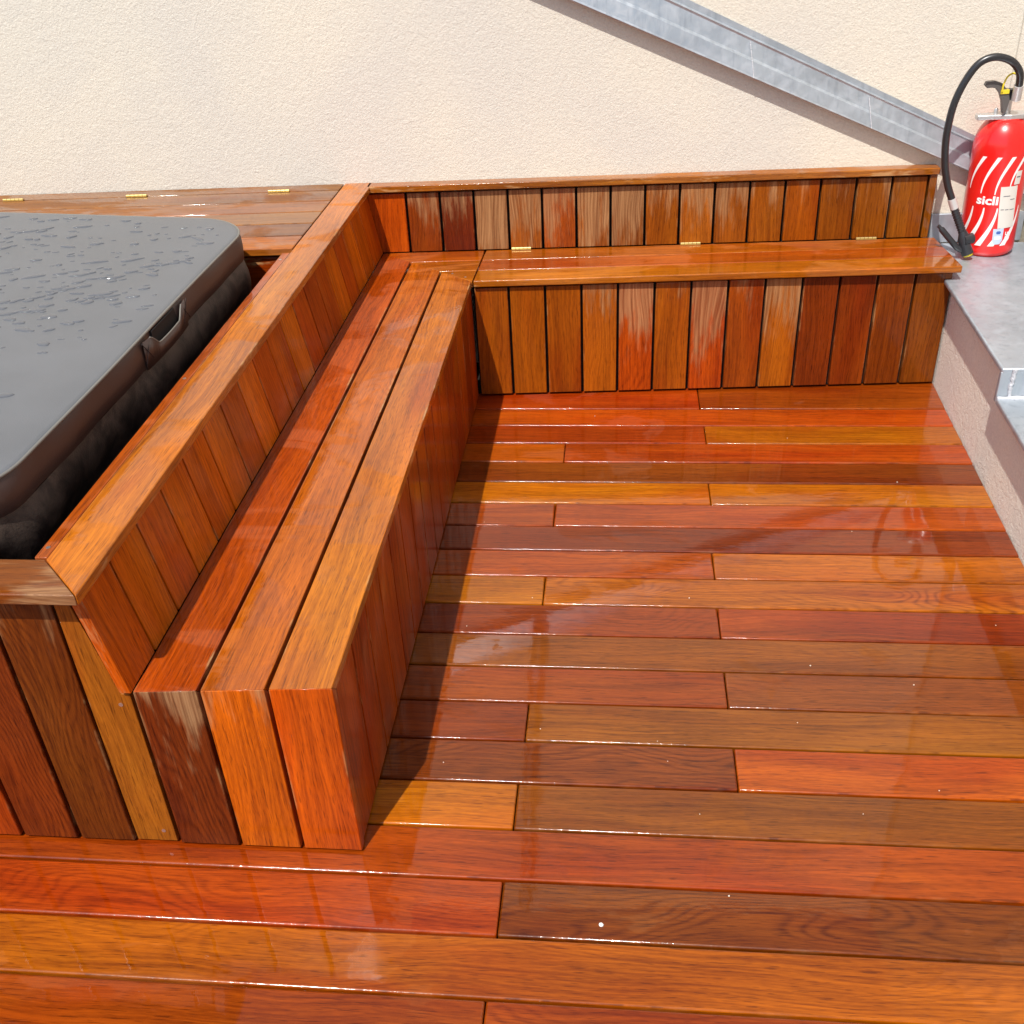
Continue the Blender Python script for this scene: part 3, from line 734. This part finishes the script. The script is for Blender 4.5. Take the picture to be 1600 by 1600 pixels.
# collar plate
g = MB(); zc = .437
pl = [(-.098, -.016), (-.055, -.020), (.0, -.034), (.04, -.030), (.06, -.012), (.06, .012), (.04, .03), (0, .034), (-.055, .020), (-.098, .016)]
g.solid([T3(x, y - .01, zc + .016) for x, y in pl], [T3(x, y - .01, zc) for x, y in pl], (1, 0, 0), bev=.003)
g.tube([T3(0, 0, .425), T3(0, 0, zc + .002)], .03, 24)
g.tube([T3(-.006, -.005, zc + .014), T3(-.006, -.005, zc + .062)], .0135, 16)
g.tube([T3(-.040, -.012, zc + .014), T3(-.040, -.012, zc + .028), T3(-.040, -.012, zc + .034)], [.006, .007, .003], 12)
g.build('valve', CHROME, ex)
T4 = lambda x, y, z: T3(x - .026, y, z)
g = MB()
sd = [(-.070, .110), (-.066, .121), (-.040, .122), (-.018, .114), (.006, .086), (.012, .060), (.006, .024), (-.004, .022), (-.012, .060), (-.022, .084), (-.036, .100), (-.048, .103), (-.062, .102)]
g.solid([T4(x, -.046, zc + z) for x, z in sd], [T4(x, -.026, zc + z) for x, z in sd], (1, 0, 0), bev=.0015)
g.build('lever', LEVERG, ex)
g = MB(); g.solid([T4(.004, -.040, zc + .092), T4(.036, -.040, zc + .092), T4(.034, -.040, zc + .060), T4(.010, -.040, zc + .060)],
                  [T4(.004, -.012, zc + .092), T4(.036, -.012, zc + .092), T4(.034, -.012, zc + .060), T4(.010, -.012, zc + .060)], (1, 0, 0), bev=.002)
g.build('grip_block', PLASTIC, ex)
g = MB()
g.solid([T4(-.020, -.049, zc + .095), T4(.006, -.049, zc + .095), T4(.006, -.049, zc + .082), T4(-.020, -.049, zc + .082)],
        [T4(-.020, -.022, zc + .095), T4(.006, -.022, zc + .095), T4(.006, -.022, zc + .082), T4(-.020, -.022, zc + .082)], (1, 0, 0), bev=.001)
g.tube(spline([T4(-.017, -.050, zc + .090), T4(-.016, -.051, zc + .112), T4(-.008, -.051, zc + .134), T4(.008, -.050, zc + .143), T4(.022, -.048, zc + .136)], 6), .003, 8)
g.build('safety_pin', YELLOW, ex)
# hose
hp = [(1.7241, .30, .895), (1.7200, .285, .930), (1.7078, .27, .9679), (1.6766, .27, 1.0002), (1.6269, .27, 1.0127), (1.5829, .27, .9958), (1.5505, .27, .9448), (1.5295, .27, .8791), (1.5229, .27, .8056), (1.5254, .27, .746), (1.5367, .27, .681), (1.5549, .27, .6228), (1.5776, .27, .5741)]
g = MB(); g.tube(spline(hp, 8), .0115, 16); hose = g.build('hose', RUBBER, ex)
g = MB(); g.tube([(1.7255, .303, .880), (1.7205, .288, .925)], .0145, 18); g.build('ferrule', FERRULE, hose)
g = MB(); g.tube([(1.5745, .27, .580), (1.5895, .27, .5475)], .0135, 18); g.build('ferrule', FERRULE, hose)
g = MB(); a, b = V((1.5880, .27, .549)), V((1.634, .265, .455)); n = 34
g.tube([a.lerp(b, i / n) for i in range(n + 1)], [(.0135 if i % 3 else .0105) for i in range(n + 1)], 14)
g.build('spring_sleeve', PLASTIC, hose)
t2 = MB()
t2.tube([(1.628, .262, .470), (1.636, .258, .445), (1.640, .256, .425)], [.013, .021, .017], 14)
t2.tube([(1.630, .250, .445), (1.662, .262, .448)], .018, 14)
t2.tube([(1.6395, .256, .430), (1.6500, .250, .4055), (1.6535, .248, .398)], [.018, .0195, .0195], 16)
gun = t2.build('nozzle', PLASTIC, ex)
g = MB(); g.tube(spline([(1.5440, .258, .494), (1.556, .256, .482), (1.588, .254, .448), (1.616, .252, .420), (1.634, .252, .412)], 4), [.006] * 4 + [.010] * 13, 10); g.build('trigger', PLASTIC, gun)
g = MB(); g.tube([(1.6530, .248, .400), (1.6560, .2465, .3935)], .0150, 16); g.build('tip_ring', YELLOW, gun)

# small crumbs lying on the wet deck
def crumb(x, y, r, lab):
    mb = MB(); n = 8; vs = []
    for q, z in ((1., 0), (1.1, .5), (.7, 1.)):
        for k in range(n): rr = r * q * random.uniform(.8, 1.15); vs.append((x + rr * math.cos(k * .785), y + rr * math.sin(k * .785), .0005 + z * r * .9))
    fs = [(j * n + k, j * n + (k + 1) % n, (j + 1) * n + (k + 1) % n, (j + 1) * n + k) for j in range(2) for k in range(n)]
    fs.append(tuple(16 + k for k in range(n))); mb.raw(vs, fs); return mb, lab
mb, lab = crumb(.4655, -2.118, .0042, '')
tag(mb.build('plaster_crumb', plain('plaster', (.8, .78, .72), .8)), 'small white crumb lying on the dark striped deck board', 'crumb')
mb = MB()
for _ in range(24):
    x, y = random.uniform(.1, 1.4), random.uniform(-2.3, -.1)
    c_, _l = crumb(x, y, random.uniform(.0009, .0018), ''); o_ = len(mb.v); mb.v += c_.v; mb.f += [[o_ + i for i in f] for f in c_.f]; mb.sm += c_.sm; mb.uv += c_.uv; mb.un += c_.un; mb.tone += c_.tone; mb.par += c_.par
tag(mb.build('grit', plain('grit_mineral', (.6, .52, .42), .8)), 'pale grit scattered over the wet deck boards', 'grit', kind='stuff')
